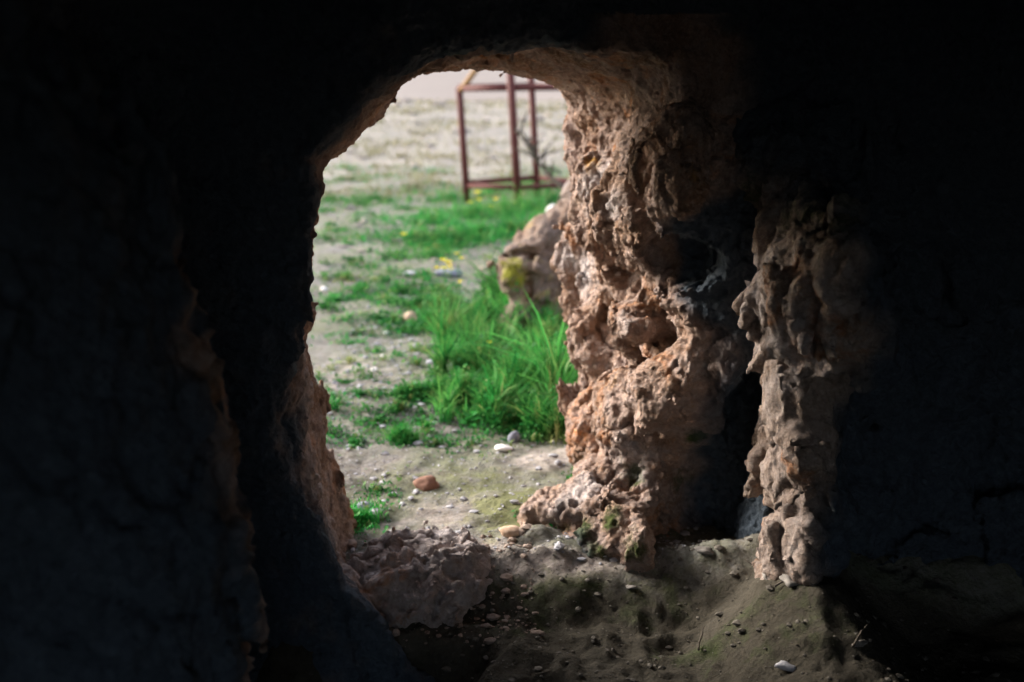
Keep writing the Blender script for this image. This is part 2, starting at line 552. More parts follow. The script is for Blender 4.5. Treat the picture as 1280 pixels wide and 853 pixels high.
# shoulder of the right jamb, outside
for a, b, ra, rb in [(P(770, 250, 4.15), P(748, 300, 4.2), .17, .14), (P(742, 285, 4.22), P(722, 330, 4.28), .10, .09), (P(722, 330, 4.28), P(722, 385, 4.28), .09, .07)]:
    sdf = smin(sdf, cap(a, b, ra, rb), .05)
# blocks standing proud of the right jamb
for c, r in [(P(752, 425, 3.98), (.11, .2, .12)), (P(760, 520, 3.95), (.13, .3, .2)), (P(858, 205, 2.97), (.085, .13, .20)),
             (P(845, 490, 3.22), (.17, .2, .17)), (P(800, 400, 3.45), (.15, .2, .12)), (P(790, 520, 3.5), (.14, .22, .16)), (P(754, 228, 3.78), (.115, .13, .21))]:
    sdf = smin(sdf, ell(c, r), .05)
# ridge that runs down the jamb on to the floor
for a, b, r in [(P(728, 634, 3.40), P(775, 598, 3.42), .035), (P(770, 598, 3.42), P(870, 515, 3.25), .045), (P(745, 690, 3.15), P(800, 645, 3.15), .06)]:
    sdf = smin(sdf, cap(a, b, r), .07)
sdf = smin(sdf, ell(P(765, 648, 3.28), (.11, .17, .11)), .06)
sdf = smin(sdf, ell(P(790, 540, 3.42), (.11, .14, .17)), .06)
for a, b, r in [(P(780, 690, 3.12), P(690, 706, 3.07), .040), (P(690, 706, 3.07), P(622, 714, 3.02), .028), (P(705, 645, 3.38), P(735, 690, 3.15), .035)]:
    sdf = smin(sdf, cap(a, b, r), .06)
for c, r in [(P(722, 662, 3.32), (.17, .26, .075)), (P(795, 668, 3.18), (.12, .15, .11)), (P(760, 620, 3.42), (.13, .2, .12))]:
    sdf = smin(sdf, ell(c, r), .08)
# niche beside the pale face
for c, r in [(P(890, 640, 3.06), (.17, .34, .26)), (P(932, 555, 3.02), (.07, .30, .26)), (P(840, 690, 3.08), (.12, .22, .14)), (P(850, 325, 3.05), (.11, .22, .07)), (P(805, 225, 3.06), (.035, .22, .12))]:
    sdf = np.maximum(sdf, -ell(c, r))
sdf = np.maximum(sdf, -ell(P(770, 345, 3.6), (.10, .2, .05), -.3))
# unseen opening added behind the camera, lets in sky light as fill
sdf = np.maximum(sdf, -np.maximum(ell((.35, -1.8, .8), (1.12, 1.6, 1.22)), Y3 + .6))

# relief on the field itself, only near the surface
band = np.abs(sdf) < .13
pts = np.stack([X3[band], Y3[band], Z3[band]], 1)
warp = pts + .03 * np.stack([vnoise(pts, 3, 71), vnoise(pts, 3, 72), vnoise(pts, 3, 73)], 1)
rel = .030 * fbm(pts, 2.4, 2, 1) + (.125 * facets(warp * np.array([1, 1, .8]), 4.3, 5) + .03 * facets(warp, 9, 6)) + .004 * billow(warp, 7, 2, 9)
rimn = np.exp(-(((pts[:, 0] + .655 - .165 * (1.2 - pts[:, 2])) ** 2 + (pts[:, 1] - 1.86) ** 2) / .03))
damp_r = .6 * rimn + np.where((pts[:, 0] < -.3) & (pts[:, 1] < 3.4), .55, 1.0) * (1 - .5 * sstep(1.30, 1.50, pts[:, 2]) * (pts[:, 1] > 2.3))
sdf[band] -= rel * damp_r
sdf[0] = sdf[-1] = .5; sdf[:, 0] = sdf[:, -1] = .5; sdf[:, :, 0] = sdf[:, :, -1] = .5

def surface_nets(s, ox, oy, oz, h):
    m = s < 0
    c = [m[dx:m.shape[0] - 1 + dx, dy:m.shape[1] - 1 + dy, dz:m.shape[2] - 1 + dz] for dx in (0, 1) for dy in (0, 1) for dz in (0, 1)]
    cnt = sum(a.astype(np.int8) for a in c)
    act = (cnt > 0) & (cnt < 8)
    I = np.argwhere(act)
    idx = np.full(act.shape, -1, dtype=np.int64); idx[act] = np.arange(len(I))
    acc = np.zeros((len(I), 3)); num = np.zeros(len(I))
    corners = [np.array(k) for k in [(0,0,0),(0,0,1),(0,1,0),(0,1,1),(1,0,0),(1,0,1),(1,1,0),(1,1,1)]]
    for a in range(8):
        for b in range(a + 1, 8):
            if np.abs(corners[a] - corners[b]).sum() != 1:
                continue
            A = I + corners[a]; B = I + corners[b]
            sa = s[A[:, 0], A[:, 1], A[:, 2]]; sb = s[B[:, 0], B[:, 1], B[:, 2]]
            x = (sa < 0) != (sb < 0)
            t = np.where(x, sa / np.where(x, sa - sb, 1), 0)
            acc += np.where(x[:, None], corners[a] + t[:, None] * (corners[b] - corners[a]), 0); num += x
    V = (I + acc / num[:, None]) * h + np.array([ox, oy, oz])
    quads = []
    for ax in range(3):
        sl0 = [slice(None)] * 3; sl1 = [slice(None)] * 3
        sl0[ax] = slice(0, -1); sl1[ax] = slice(1, None)
        e = np.argwhere(m[tuple(sl0)] != m[tuple(sl1)])
        o1, o2 = [(1, 2), (2, 0), (0, 1)][ax]
        ok = (e[:, o1] > 0) & (e[:, o2] > 0) & (e[:, o1] < s.shape[o1] - 1) & (e[:, o2] < s.shape[o2] - 1)
        e = e[ok]
        d1 = np.zeros(3, int); d1[o1] = 1; d2 = np.zeros(3, int); d2[o2] = 1
        q = [e, e - d1, e - d1 - d2, e - d2]
        qi = np.stack([idx[k[:, 0], k[:, 1], k[:, 2]] for k in q], 1)
        flip = ~m[e[:, 0], e[:, 1], e[:, 2]]
        qi[flip] = qi[flip][:, ::-1]
        quads.append(qi)
    return V, np.vstack(quads)

def refine(V, F, keep):
    """split every kept quad in four (flat), smoothing nothing; returns new V, F; others stay"""
    me = mesh_np('tmp', V, F, None)
    o = bpy.data.objects.new('tmp', me); COL.objects.link(o)
    md = o.modifiers.new('s', 'SUBSURF'); md.levels = 1; md.render_levels = 1
    if keep: md.subdivision_type = 'SIMPLE'
    dg = bpy.context.evaluated_depsgraph_get()
    m2 = bpy.data.meshes.new_from_object(o.evaluated_get(dg))
    V2 = verts_of(m2)
    n = len(m2.loops)
    L = np.empty(n, dtype=np.int32); m2.loops.foreach_get('vertex_index', L)
    bpy.data.objects.remove(o); bpy.data.meshes.remove(me); bpy.data.meshes.remove(m2)
    return V2, L.reshape(-1, 4).astype(np.int64)

def largest_piece(V, F):
    """keeps the biggest connected piece: no crumbs left hanging in the air"""
    lab = np.arange(len(V))
    for _ in range(400):
        m = lab[F].min(1)
        new = lab.copy()
        for c in range(F.shape[1]):
            np.minimum.at(new, F[:, c], m)
        new = new[new]; new = new[new]
        if (new == lab).all():
            break
        lab = new
    ids, cnt = np.unique(lab[F[:, 0]], return_counts=True)
    F = F[lab[F[:, 0]] == ids[cnt.argmax()]]
    u, inv = np.unique(F, return_inverse=True)
    return V[u], inv.reshape(F.shape)

V, F = largest_piece(*surface_nets(sdf, gxs[0], gys[0], gzs[0], VOX))
# seen rock is refined once more, the outer shell of the hill is not
fc = V[F].mean(1)
seen = (fc[:, 1] > 1.0) & (np.abs(fc[:, 0]) < 1.75) & (fc[:, 2] < 2.05) & (fc[:, 2] > -.3)
def submesh(V, F):
    u, inv = np.unique(F, return_inverse=True)
    return V[u], inv.reshape(F.shape)
core = (fc[:, 1] > 1.06) & (np.abs(fc[:, 0]) < 1.69) & (fc[:, 2] < 1.99) & (fc[:, 2] > -.24)
Va, Fa = submesh(V, F[seen]); Vb, Fb = submesh(V, F[~core])
Va, Fa = refine(Va, Fa, None)

def rock_detail(V, F, amp=1.0, seed=0):
    me = mesh_np('tmp', V, F, None)
    nrm = normals_of(me); bpy.data.meshes.remove(me)
    wv = V + .014 * np.stack([vnoise(V, 7, 171 + seed), vnoise(V, 7, 172 + seed), vnoise(V, 7, 173 + seed)], 1)
    cr = vnoise(V + .05 * np.stack([vnoise(V, 9, 61), vnoise(V, 9, 62), vnoise(V, 9, 63)], 1), 4.2, 64 + seed)
    d = -.022 * np.exp(-(cr / .028) ** 2) + (.027 * facets(wv * np.array([1, 1, .8]), 13, 25 + seed)) + .002 * billow(wv, 15, 2, 81 + seed) + .006 * fbm(V, 30, 2, 91 + seed)
    return V + nrm * (d * amp)[:, None]
Va = rock_detail(Va, Fa, np.where((Va[:, 1] < 2.3) & (Va[:, 0] < -.3), 1.3, np.where((Va[:, 0] < -.3) | (Va[:, 2] > 1.5), .6, 1.0)))
# the doorway itself, nearest the lens, is refined again
fc = Va[Fa].mean(1)
door = (fc[:, 1] > 2.55) & (fc[:, 1] < 4.35) & (fc[:, 0] > -.85) & (fc[:, 0] < 1.0) & (fc[:, 2] > -.2) & (fc[:, 2] < 1.95)
Vd, Fd = submesh(Va, Fa[door]); core = (fc[:, 1] > 2.59) & (fc[:, 1] < 4.31) & (fc[:, 0] > -.81) & (fc[:, 0] < .96) & (fc[:, 2] > -.16) & (fc[:, 2] < 1.91); Ve, Fe = submesh(Va, Fa[~core])
Vd, Fd = refine(Vd, Fd, True)
def fine_detail(V, F, seed):
    me = mesh_np('tmp', V, F, None)
    nrm = normals_of(me); bpy.data.meshes.remove(me)
    wv = V + .012 * np.stack([vnoise(V, 18, 271 + seed), vnoise(V, 18, 272 + seed), vnoise(V, 18, 273 + seed)], 1)
    d = .003 * billow(wv, 30, 2, 281 + seed) + .011 * facets(wv, 32, 286 + seed) + .0025 * fbm(V, 62, 2, 291 + seed)
    return V + nrm * (d * np.where((V[:, 0] < -.3) | (V[:, 2] > 1.5), .75, 1.0))[:, None]
Vd = fine_detail(Vd, Fd, 0)
Va = np.vstack([Vd, Ve]); Fa = np.vstack([Fd, Fe + len(Vd)])

V = np.vstack([Va, Vb]); F = np.vstack([Fa, Fb + len(Va)])
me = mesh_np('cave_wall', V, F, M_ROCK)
bvh = BVHTree.FromPolygons([tuple(v) for v in Va], [tuple(f) for f in Fa])
def hit(px, py):
    u, v = (px - 640) / FPX, (426.5 - py) / FPX
    d = Vector((u, CP + v * SP, v * CP - SP)).normalized()
    r = bvh.ray_cast(Vector((0, 0, CAM_Z)), d)
    return None if r[0] is None else np.array(r[0])
def pmask(V, spots):
    r = np.zeros(len(V))
    for px, py, rad, amt in spots:
        c = hit(px, py)
        if c is None:
            continue
        r = np.maximum(r, amt * np.exp(-(((V - c) ** 2).sum(1)) / rad ** 2))
    return r
MOSS = [(740, 690, .10, .55), (700, 660, .09, .5), (790, 680, .08, .6), (870, 550, .06, .8), (800, 590, .09, .75), (735, 665, .1, .6), (850, 600, .08, .5), (880, 365, .07, .5), (760, 650, .08, .6)]
OCHRE = [(740, 205, .05, .8), (738, 235, .04, .6), (800, 440, .09, .45), (760, 480, .1, .4), (850, 200, .15, .42), (875, 510, .08, .4)]
PALE = [(750, 230, .13, .75), (700, 300, .15, .7), (735, 340, .14, .75), (712, 320, .12, .7), (765, 260, .1, .6), (780, 400, .13, .45), (860, 460, .12, .45), (790, 570, .14, .6), (720, 615, .15, .7), (460, 740, .1, .5)]  # pale rock face, plus highlights painted on the lit jamb
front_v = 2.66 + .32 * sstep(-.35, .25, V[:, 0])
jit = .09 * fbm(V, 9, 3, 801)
painted_shade = 1 - sstep(.0, .22, V[:, 1] - front_v - .04 - .35 * sstep(.5, .6, V[:, 0]) + jit)  # shade painted into the colour of the unlit inner walls and alcove
painted_shade *= 1 - sstep(.20, .30, V[:, 0]) * (1 - sstep(.56, .70, V[:, 0] + .13 * sstep(.80, .95, V[:, 2]) * (1 - sstep(1.15, 1.3, V[:, 2])) + .06 * fbm(V, 8, 2, 831))) * sstep(2.55, 2.75, V[:, 1]) * (V[:, 2] < 1.75)  # painted shade left off where light strikes the right jamb
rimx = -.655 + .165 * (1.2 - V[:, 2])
painted_shade *= 1 - np.exp(-(((V[:, 0] - rimx) ** 2 + (V[:, 1] - 1.92) ** 2) / .011) ** 2) * (1 - sstep(1.12, 1.28, V[:, 2])) * sstep(.30, .60, .58 + .5 * fbm(V, 11, 3, 811))  # painted shade left off along the lit rim of the left bulge
rimg = .22 * np.exp(-((V[:, 0] - rimx) ** 2 + (V[:, 1] - 1.92) ** 2) / .012) + .55 * np.exp(-((V[:, 0] + .60) ** 2 + (V[:, 1] - 2.9) ** 2) / .04) * (V[:, 2] < .95)  # paler colour on left rim and jamb, light painted in
attr(me, 'tint', np.stack([pmask(V, MOSS), pmask(V, OCHRE), np.maximum(pmask(V, PALE), rimg)], 1))
attr(me, 'painted_shade', np.stack([painted_shade, painted_shade, painted_shade], 1))
cave = link('cave_wall', me)
tag(cave, kind='structure')

# ------------------------------------------------------------------ loose masses of rock, each meshed from its own field
def local_grid(lo, hi, h):
    global X3, Y3, Z3
    a = [np.arange(lo[i], hi[i] + h, h) for i in range(3)]
    X3, Y3, Z3 = np.meshgrid(*a, indexing='ij')
    return a

def field_points():
    return np.stack([X3.ravel(), Y3.ravel(), Z3.ravel()], 1)

def rock_from_field(name, f, axes, h, mat, seed=0, amp=1.0, masks=None, painted_shade=False):
    f[0] = f[-1] = .5; f[:, 0] = f[:, -1] = .5; f[:, :, 0] = f[:, :, -1] = .5
    V, F = largest_piece(*surface_nets(f, axes[0][0], axes[1][0], axes[2][0], h))
    V = rock_detail(V, F, amp, seed)
    me = mesh_np(name, V, F, mat)
    z = np.zeros((len(V), 3))
    attr(me, 'tint', masks(V) if masks else z)
    sx = np.maximum(sstep(.81, .93, V[:, 0] + .07 * sstep(.85, 1.1, V[:, 2]) + .06 * fbm(V, 8, 3, 821)), sstep(1.18, 1.40, V[:, 2] + .08 * fbm(V, 8, 3, 822))) if painted_shade else z[:, 0]  # shade painted on the unlit right side and top of the column
    attr(me, 'painted_shade', np.stack([sx, sx, sx], 1))
    return me

# the ribbed column right of the dark recess
ax = local_grid((.45, 2.05, -.05), (1.40, 3.25, 1.75), .0125)
f = ell((.835, 2.75, .58), (.08, .21, .60))
f = smin(f, ell((.845, 2.74, .98), (.10, .24, .27)), .05)
f = smin(f, ell((.85, 2.76, .20), (.072, .17, .34)), .06)
f = smin(f, ell(P(1012, 345, 2.56), (.095, .27, .18)), .05)
f = smin(f, ell(P(1052, 345, 2.40), (.08, .15, .13)), .04)
f = smin(f, ell(P(1040, 420, 2.44), (.075, .13, .11)), .04)
f = smin(f, cap(P(945, 385, 2.76), P(985, 310, 2.64), .05, .07), .05)
f = smin(f, cap(P(1010, 310, 2.72), P(1000, 190, 2.98), .13, .17), .08)
f = smin(f, cap(P(1005, 470, 2.70), P(1015, 690, 2.74), .10, .10), .05)
pts = field_points()
wv = pts + .025 * np.stack([vnoise(pts, 4, 311), vnoise(pts, 4, 312), vnoise(pts, 4, 313)], 1)
near = np.abs(f.ravel()) < .12
gq = wv[near] @ np.array([[1, 0, .5], [0, 1, .3], [-.5, 0, .45]])
rel = .12 * facets(wv[near] * np.array([1.1, 1.1, .5]), 5.5, 35) + .035 * facets(wv[near] * np.array([1, 1, .7]), 13, 36) - .05 * np.exp(-(vnoise(gq, 5.5, 37) / .07) ** 2) + .008 * billow(wv[near] * np.array([1, 1, .6]), 9, 2, 320) + .012 * fbm(pts[near], 9, 2, 330)
fr = f.ravel(); fr[near] -= rel; f = fr.reshape(f.shape)
def cmask(V):
    r = np.zeros((len(V), 3))
    n = vnoise(V, 5, 9)
    r[:, 2] = .55 * np.exp(-((V[:, 2] - .95) / .3) ** 2) * np.exp(-((V[:, 0] - .72) / .12) ** 2)
    r[:, 0] = .45 * sstep(.95, 1.25, V[:, 2]) * (n > -.2)
    return r
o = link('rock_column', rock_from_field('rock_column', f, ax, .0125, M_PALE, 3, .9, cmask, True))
tag(o, 'craggy pale ribbed rock column standing right of the dark recess inside the cave', 'rock')

# low outcrop beyond the door, rising to the right behind the jamb
ax = local_grid((-.28, 5.6, -.15), (1.15, 8.0, 1.25), .025)
f = cap(P(660, 345, 6.7), P(700, 306, 6.9), .17, .20)
f = smin(f, cap(P(700, 308, 6.9), P(740, 268, 7.0), .21, .26), .12)
f = smin(f, cap(P(700, 405, 6.75), P(780, 390, 6.8), .24, .3), .12)
f = smin(f, cap(P(748, 280, 7.0), P(800, 280, 7.0), .26, .40), .12)
f = smin(f, cap(P(652, 342, 6.65), P(652, 385, 6.6), .14, .12), .06)
pts = field_points()
near = np.abs(f.ravel()) < .2
wv = pts[near] + .06 * np.stack([vnoise(pts[near], 3, 511), vnoise(pts[near], 3, 512), vnoise(pts[near], 3, 513)], 1)
fr = f.ravel(); fr[near] -= .03 * billow(wv, 3, 3, 520) + .14 * facets(wv, 3.2, 55); f = fr.reshape(f.shape)
lich = P(640, 338, 6.55)
def omask(V):
    r = np.zeros((len(V), 3))
    r[:, 0] = .25 * (V[:, 2] < .35)
    r[:, 1] = .70 * np.exp(-((V - lich) ** 2).sum(1) / .16 ** 2)
    r[:, 2] = .45 * sstep(.55, .95, V[:, 2])
    return r
o = link('rock_outcrop', rock_from_field('rock_outcrop', f, ax, .025, M_OUT, 6, 1.6, omask))
tag(o, 'pale rock outcrop with yellow lichen on its low end, just outside behind the lush grass', 'rock')

# the lumpy block of earth that makes the sill
c0 = P(524, 726, 3.03)
ax = local_grid(c0 - np.array([.42, .36, .42]), c0 + np.array([.42, .36, .30]), .008)
f = ell(c0, (.235, .2, .145))
f = smin(f, ell(c0 + np.array([-.17, -.10, -.03]), (.13, .14, .13)), .05)
f = smin(f, ell(c0 + np.array([.10, .0, -.02]), (.14, .19, .135)), .05)
f = smin(f, ell(c0 + np.array([-.02, .02, -.12]), (.22, .2, .15)), .06)
f = smin(f, ell(c0 + np.array([-.03, -.08, -.05]), (.19, .14, .12)), .08)
f = smin(f, ell(c0 + np.array([-.02, .0, -.19]), (.21, .17, .15)), .06)
f = np.maximum(f, (Z3 - c0[2] - .125 + .10 * (X3 - c0[0]) ** 2 + .05 * np.maximum(0, c0[0] - .05 - X3)))
pts = field_points()
near = np.abs(f.ravel()) < .10
wv = pts[near] + .02 * np.stack([vnoise(pts[near], 11, 411), vnoise(pts[near], 11, 412), vnoise(pts[near], 11, 413)], 1)
f1, f21, cell = worley(wv, 15, 45)
g1, g21, gcell = worley(wv, 25, 46)
rel = .016 * fbm(pts[near], 7, 3, 420) + (.5 - f1) * .040 + (.5 - g1) * .048 + .008 * facets(wv, 9, 47) + (cell - .5) * .02 + .010 * fbm(pts[near], 40, 2, 431)
fr = f.ravel(); fr[near] -= rel; f = fr.reshape(f.shape)
def smask(V):
    r = np.zeros((len(V), 3))
    r[:, 2] = .50 * sstep(c0[2] + .03, c0[2] + .14, V[:, 2])  # top painted paler, as if lit from above
    return r
o = link('boulder', rock_from_field('boulder', f, ax, .008, M_SILL, 5, .22, smask))
bv = verts_of(o.data); bn = normals_of(o.data)
pick = rng.choice(np.where(bn[:, 2] > -.35)[0], 260, replace=False)
bm = bmesh.new(); bmesh.ops.create_icosphere(bm, subdivisions=1, radius=1)
ib = np.array([x.co[:] for x in bm.verts]); jf = np.array([[v.index for v in q.verts] for q in bm.faces]); bm.free()
rad = .0075 * (.6 + rng.pareto(2.4, 260).clip(0, 1.6))
cv = ib[None] * (1 + rng.uniform(-.28, .28, (260, len(ib), 1))) * (rad[:, None] * rng.uniform(.7, 1.3, (260, 3)))[:, None, :] + bv[pick][:, None, :] + (bn[pick] * rad[:, None] * .25)[:, None, :]
cme = mesh_np('clod', cv.reshape(-1, 3), (jf[None] + (np.arange(260) * len(ib))[:, None, None]).reshape(-1, 3), M_SILL, True)
attr(cme, 'tint', np.zeros((len(cme.vertices), 3)) + np.array([0, 0, .15]))
link('clod', cme, o)['kind'] = 'stuff'
tag(o, 'lumpy dark brown boulder lying across the left of the cave doorway', 'boulder')

# ------------------------------------------------------------------ stones
def stone_mesh(name, r, seed, mat, sub=3, rough=.16, flat=None):
    bm = bmesh.new()
    bmesh.ops.create_icosphere(bm, subdivisions=sub, radius=1)
    v = np.array([x.co[:] for x in bm.verts])
    off = np.array([seed * 3.7, seed * 1.3, seed * 2.1])
    f1, f21, cell = worley(v + off, 1.35, seed)
    d = 1 + rough * 1.2 * vnoise(v + off, 1.2, seed) + (cell - .5) * rough * 1.4 * sstep(0, .3, f21) + rough * .25 * fbm(v + off, 4.5, 2, seed)
    v = v * d[:, None] * np.array(r)
    v[:, 2] = np.maximum(v[:, 2], -r[2] * .55)
    for x, c in zip(bm.verts, v):
        x.co = c
    for fc in bm.faces:
        fc.smooth = True
    me = bpy.data.meshes.new(name)
    bm.to_mesh(me); bm.free()
    me.materials.append(mat)
    return me
def stone_mat(name, a, b):
    return simple(name, a, b, 34, .85, .25, .004)
M_S_TAN = stone_mat('tan_stone', (.42, .28, .19), (.60, .45, .34))
M_S_BROWN = stone_mat('brown_stone', (.15, .075, .05), (.26, .14, .10))
M_S_WHITE = stone_mat('white_stone', (.62, .60, .58), (.80, .78, .77))
M_S_GREY = stone_mat('grey_stone', (.26, .26, .29), (.42, .42, .45))
M_S_SLATE = stone_mat('slate_stone', (.13, .14, .18), (.27, .28, .33))
M_S_DARK = stone_mat('dark_floor_stone', (.13, .12, .11), (.24, .22, .20))

def stone(px, py, size, mat, label, seed, name='stone', cat='stone', asp=(1, .85, .7), rot=0.0, grp=None, rough=.16):
    c = G(px, py)
    r = tuple(size * a for a in asp)
    o = link(name, stone_mesh(name, r, seed, mat, 3, rough))
    o.location = (c[0], c[1], c[2] + r[2] * .42)
    o.rotation_euler.z = rot
    return tag(o, label, cat, grp)

stone(535, 610, .050, M_S_BROWN, 'rounded brown stone with a pale top lying on bare earth beyond the boulder', 3, asp=(1, .9, .62), rough=.22)
stone(513, 402, .058, M_S_TAN, 'cream coloured rounded stone at the left edge of the grass clump', 5, asp=(1, .9, .85))
stone(483, 418, .022, M_S_WHITE, 'small white pebble left of and below the cream stone', 6, name='pebble', cat='pebble')
stone(468, 464, .022, M_S_WHITE, 'bright white pebble on the grey bare path', 7, name='pebble', cat='pebble')
stone(478, 446, .013, M_S_WHITE, 'tiny white pebble just above the bright white pebble on the path', 8, name='pebble', cat='pebble')
stone(541, 455, .036, M_S_GREY, 'flat grey pebble at the left of the lower grass clump', 9, name='pebble', cat='pebble', asp=(1.2, .9, .5))
stone(405, 363, .03, M_S_WHITE, 'small white pebble among low tufts by the left rock edge', 10, name='pebble', cat='pebble')
stone(643, 552, .034, M_S_SLATE, 'dark slate blue stone at the front foot of the grass clump', 11, asp=(1, .8, .95), rot=.6)
stone(629, 562, .034, M_S_WHITE, 'flat whitish stone just left of the slate blue stone', 12, asp=(1.2, .9, .4))
stone(522, 556, .020, M_S_GREY, 'small pale grey stone right below the lone grass tuft', 13, asp=(1.2, .9, .55))
stone(455, 640, .040, M_S_SLATE, 'bluish grey stone beside the grass behind the boulder', 14, asp=(1.1, .9, .7))
stone(471, 645, .032, M_S_GREY, 'light grey stone touching the bluish stone behind the boulder', 15, asp=(1.1, .9, .7))
stone(640, 668, .030, M_S_TAN, 'small tan stone on the mossy threshold between the boulder and the right rock foot', 16, asp=(1.5, .9, .7))
stone(586, 452, .05, M_S_SLATE, 'dark grey stone half buried in the middle of the grass', 17, asp=(1, .8, .8))
stone(692, 270, .13, M_S_WHITE, 'whitish rounded stone behind the rock spur below the metal frame', 18, asp=(.9, .8, .8))
stone(560, 345, .10, M_S_SLATE, 'low dark stone at the bank under the yellow flowers', 19, asp=(1.2, .8, .5))
stone(513, 345, .06, M_S_GREY, 'pale grey stone on the bare ground left of the yellow flowers', 20, asp=(1.3, .9, .5))
for px, py, s, lab, sd_ in [(983, 835, .018, 'light grey stone on the dark cave floor at the bottom edge', 31),
                            (1074, 806, .014, 'small grey sliver of stone on the dark floor furthest right', 32),
                            (960, 722, .022, 'dark angular stone at the foot of the ribbed rock column', 33),
                            (985, 728, .024, 'flat reddish grey stone right at the foot of the ribbed rock column', 34),
                            (880, 690, .020, 'small dark stone on the cave floor in front of the recess', 35),
                            (790, 735, .012, 'tiny dark stone on the mossy cave floor below the right jamb', 36)]:
    stone(px, py, s, M_S_DARK if sd_ != 31 else M_S_GREY, lab, sd_, asp=(1.4, .8, .5), rot=sd_ * .7, rough=.3)

M_SILL_BIT = stone_mat('earth_crumb', (.16, .115, .09), (.32, .25, .21))
# gravel: crumbs nobody could count
def gravel(n, region, size, mat, name, label, far=False):
    bm = bmesh.new()
    bmesh.ops.create_icosphere(bm, subdivisions=1, radius=1)
    b = np.array([x.co[:] for x in bm.verts]); fa = np.array([[v.index for v in f.verts] for f in bm.faces]); bm.free()
    x = rng.uniform(region[0], region[1], n); y = region[2] + (region[3] - region[2]) * rng.uniform(0, 1, n) ** (1.6 if far else 1.0)
    if far:
        x = x * (y / region[3])
    s = size * (.35 + rng.pareto(2.6, n).clip(0, 3.5)) * (np.maximum(1, y / 9) if far else 1)
    z = ground_h(x, y)
    sc = s[:, None] * rng.uniform(.6, 1.2, (n, 3)) * np.array([1.1, 1, .6])
    v = b[None] * (1 + rng.uniform(-.22, .22, (n, len(b), 1))) * sc[:, None, :] + np.stack([x, y, z + s * .15], 1)[:, None, :]
    F = fa[None] + (np.arange(n) * len(b))[:, None, None]
    me = mesh_np(name, v.reshape(-1, 3), F.reshape(-1, 3), mat, False)
    o = link(name, me)
    return tag(o, label, 'gravel', kind='stuff')
gravel(9000, (-1.1, .9, 3.0, 8.0), .0048, M_S_GREY, 'gravel', 'fine grey crumbs of stone scattered on the earth outside')
gravel(2600, (-.6, 1.4, 2.2, 3.05), .0035, stone_mat('floor_crumb', (.06, .052, .042), (.15, .135, .115)), 'gravel', 'dark crumbs of earth and stone on the cave floor')
gravel(900, (-.62, .08, 2.72, 3.25), .006, M_SILL_BIT, 'gravel', 'crumbs of brown earth round the foot of the boulder')
gravel(1500, (-14, 14, 9.0, 60),   .015, stone_mat('dun_pebble', (.24, .205, .175), (.36, .31, .27)), 'gravel', 'pale pebbles strewn on the far bare ground', True)

# ------------------------------------------------------------------ grass
def blades(bx, by, bz, h, wd, lean, var, tip):
    n = len(bx)
    az = rng.uniform(0, 2 * math.pi, n)
    dx, dy = np.cos(az), np.sin(az)
    fx = rng.uniform(0, 2 * math.pi, n)
    wx, wy = np.cos(fx), np.sin(fx)
    vs = []; cs = []
    for t, ww in ((0, .8), (.4, 1.0), (.75, .65), (1.0, 0)):
        off = lean * h * t ** 1.9
        px = bx + dx * off; py = by + dy * off; pz = bz + h * (t - .28 * np.minimum(1, lean) * t * t)
        if ww:
            vs += [np.stack([px - wx * wd * ww, py - wy * wd * ww, pz], 1), np.stack([px + wx * wd * ww, py + wy * wd * ww, pz], 1)]
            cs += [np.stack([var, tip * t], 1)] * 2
        else:
            vs.append(np.stack([px, py, pz], 1)); cs.append(np.stack([var, tip * t], 1))
    Vv = np.stack(vs, 1)
    q = np.array([[0, 1, 3, 2], [2, 3, 5, 4]]); tr = np.array([[4, 5, 6]])
    base = (np.arange(n) * 7)[:, None, None]
    return Vv.reshape(-1, 3), (q[None] + base).reshape(-1, 4), (tr[None] + base).reshape(-1, 3), np.stack(cs, 1).reshape(-1, 2)

def leaves(c, size, var, tip):
    """small folded leaves: two triangles each, facing mostly up"""
    n = len(c)
    a = rng.uniform(0, 2 * math.pi, n); el = rng.uniform(-.3, .9, n)
    d = np.stack([np.cos(a) * np.cos(el), np.sin(a) * np.cos(el), np.sin(el)], 1)
    s = np.stack([-np.sin(a), np.cos(a), rng.uniform(-.5, .5, n)], 1)
    L = size[:, None]
    v = np.stack([c, c + d * L * .5 + s * L * .30, c + d * L, c + d * L * .5 - s * L * .30 + np.array([0, 0, .1]) * L], 1)
    F = np.array([[0, 1, 2], [0, 2, 3]])[None] + (np.arange(n) * 4)[:, None, None]
    return v.reshape(-1, 3), F.reshape(-1, 3), np.repeat(np.stack([var, tip], 1), 4, 0)

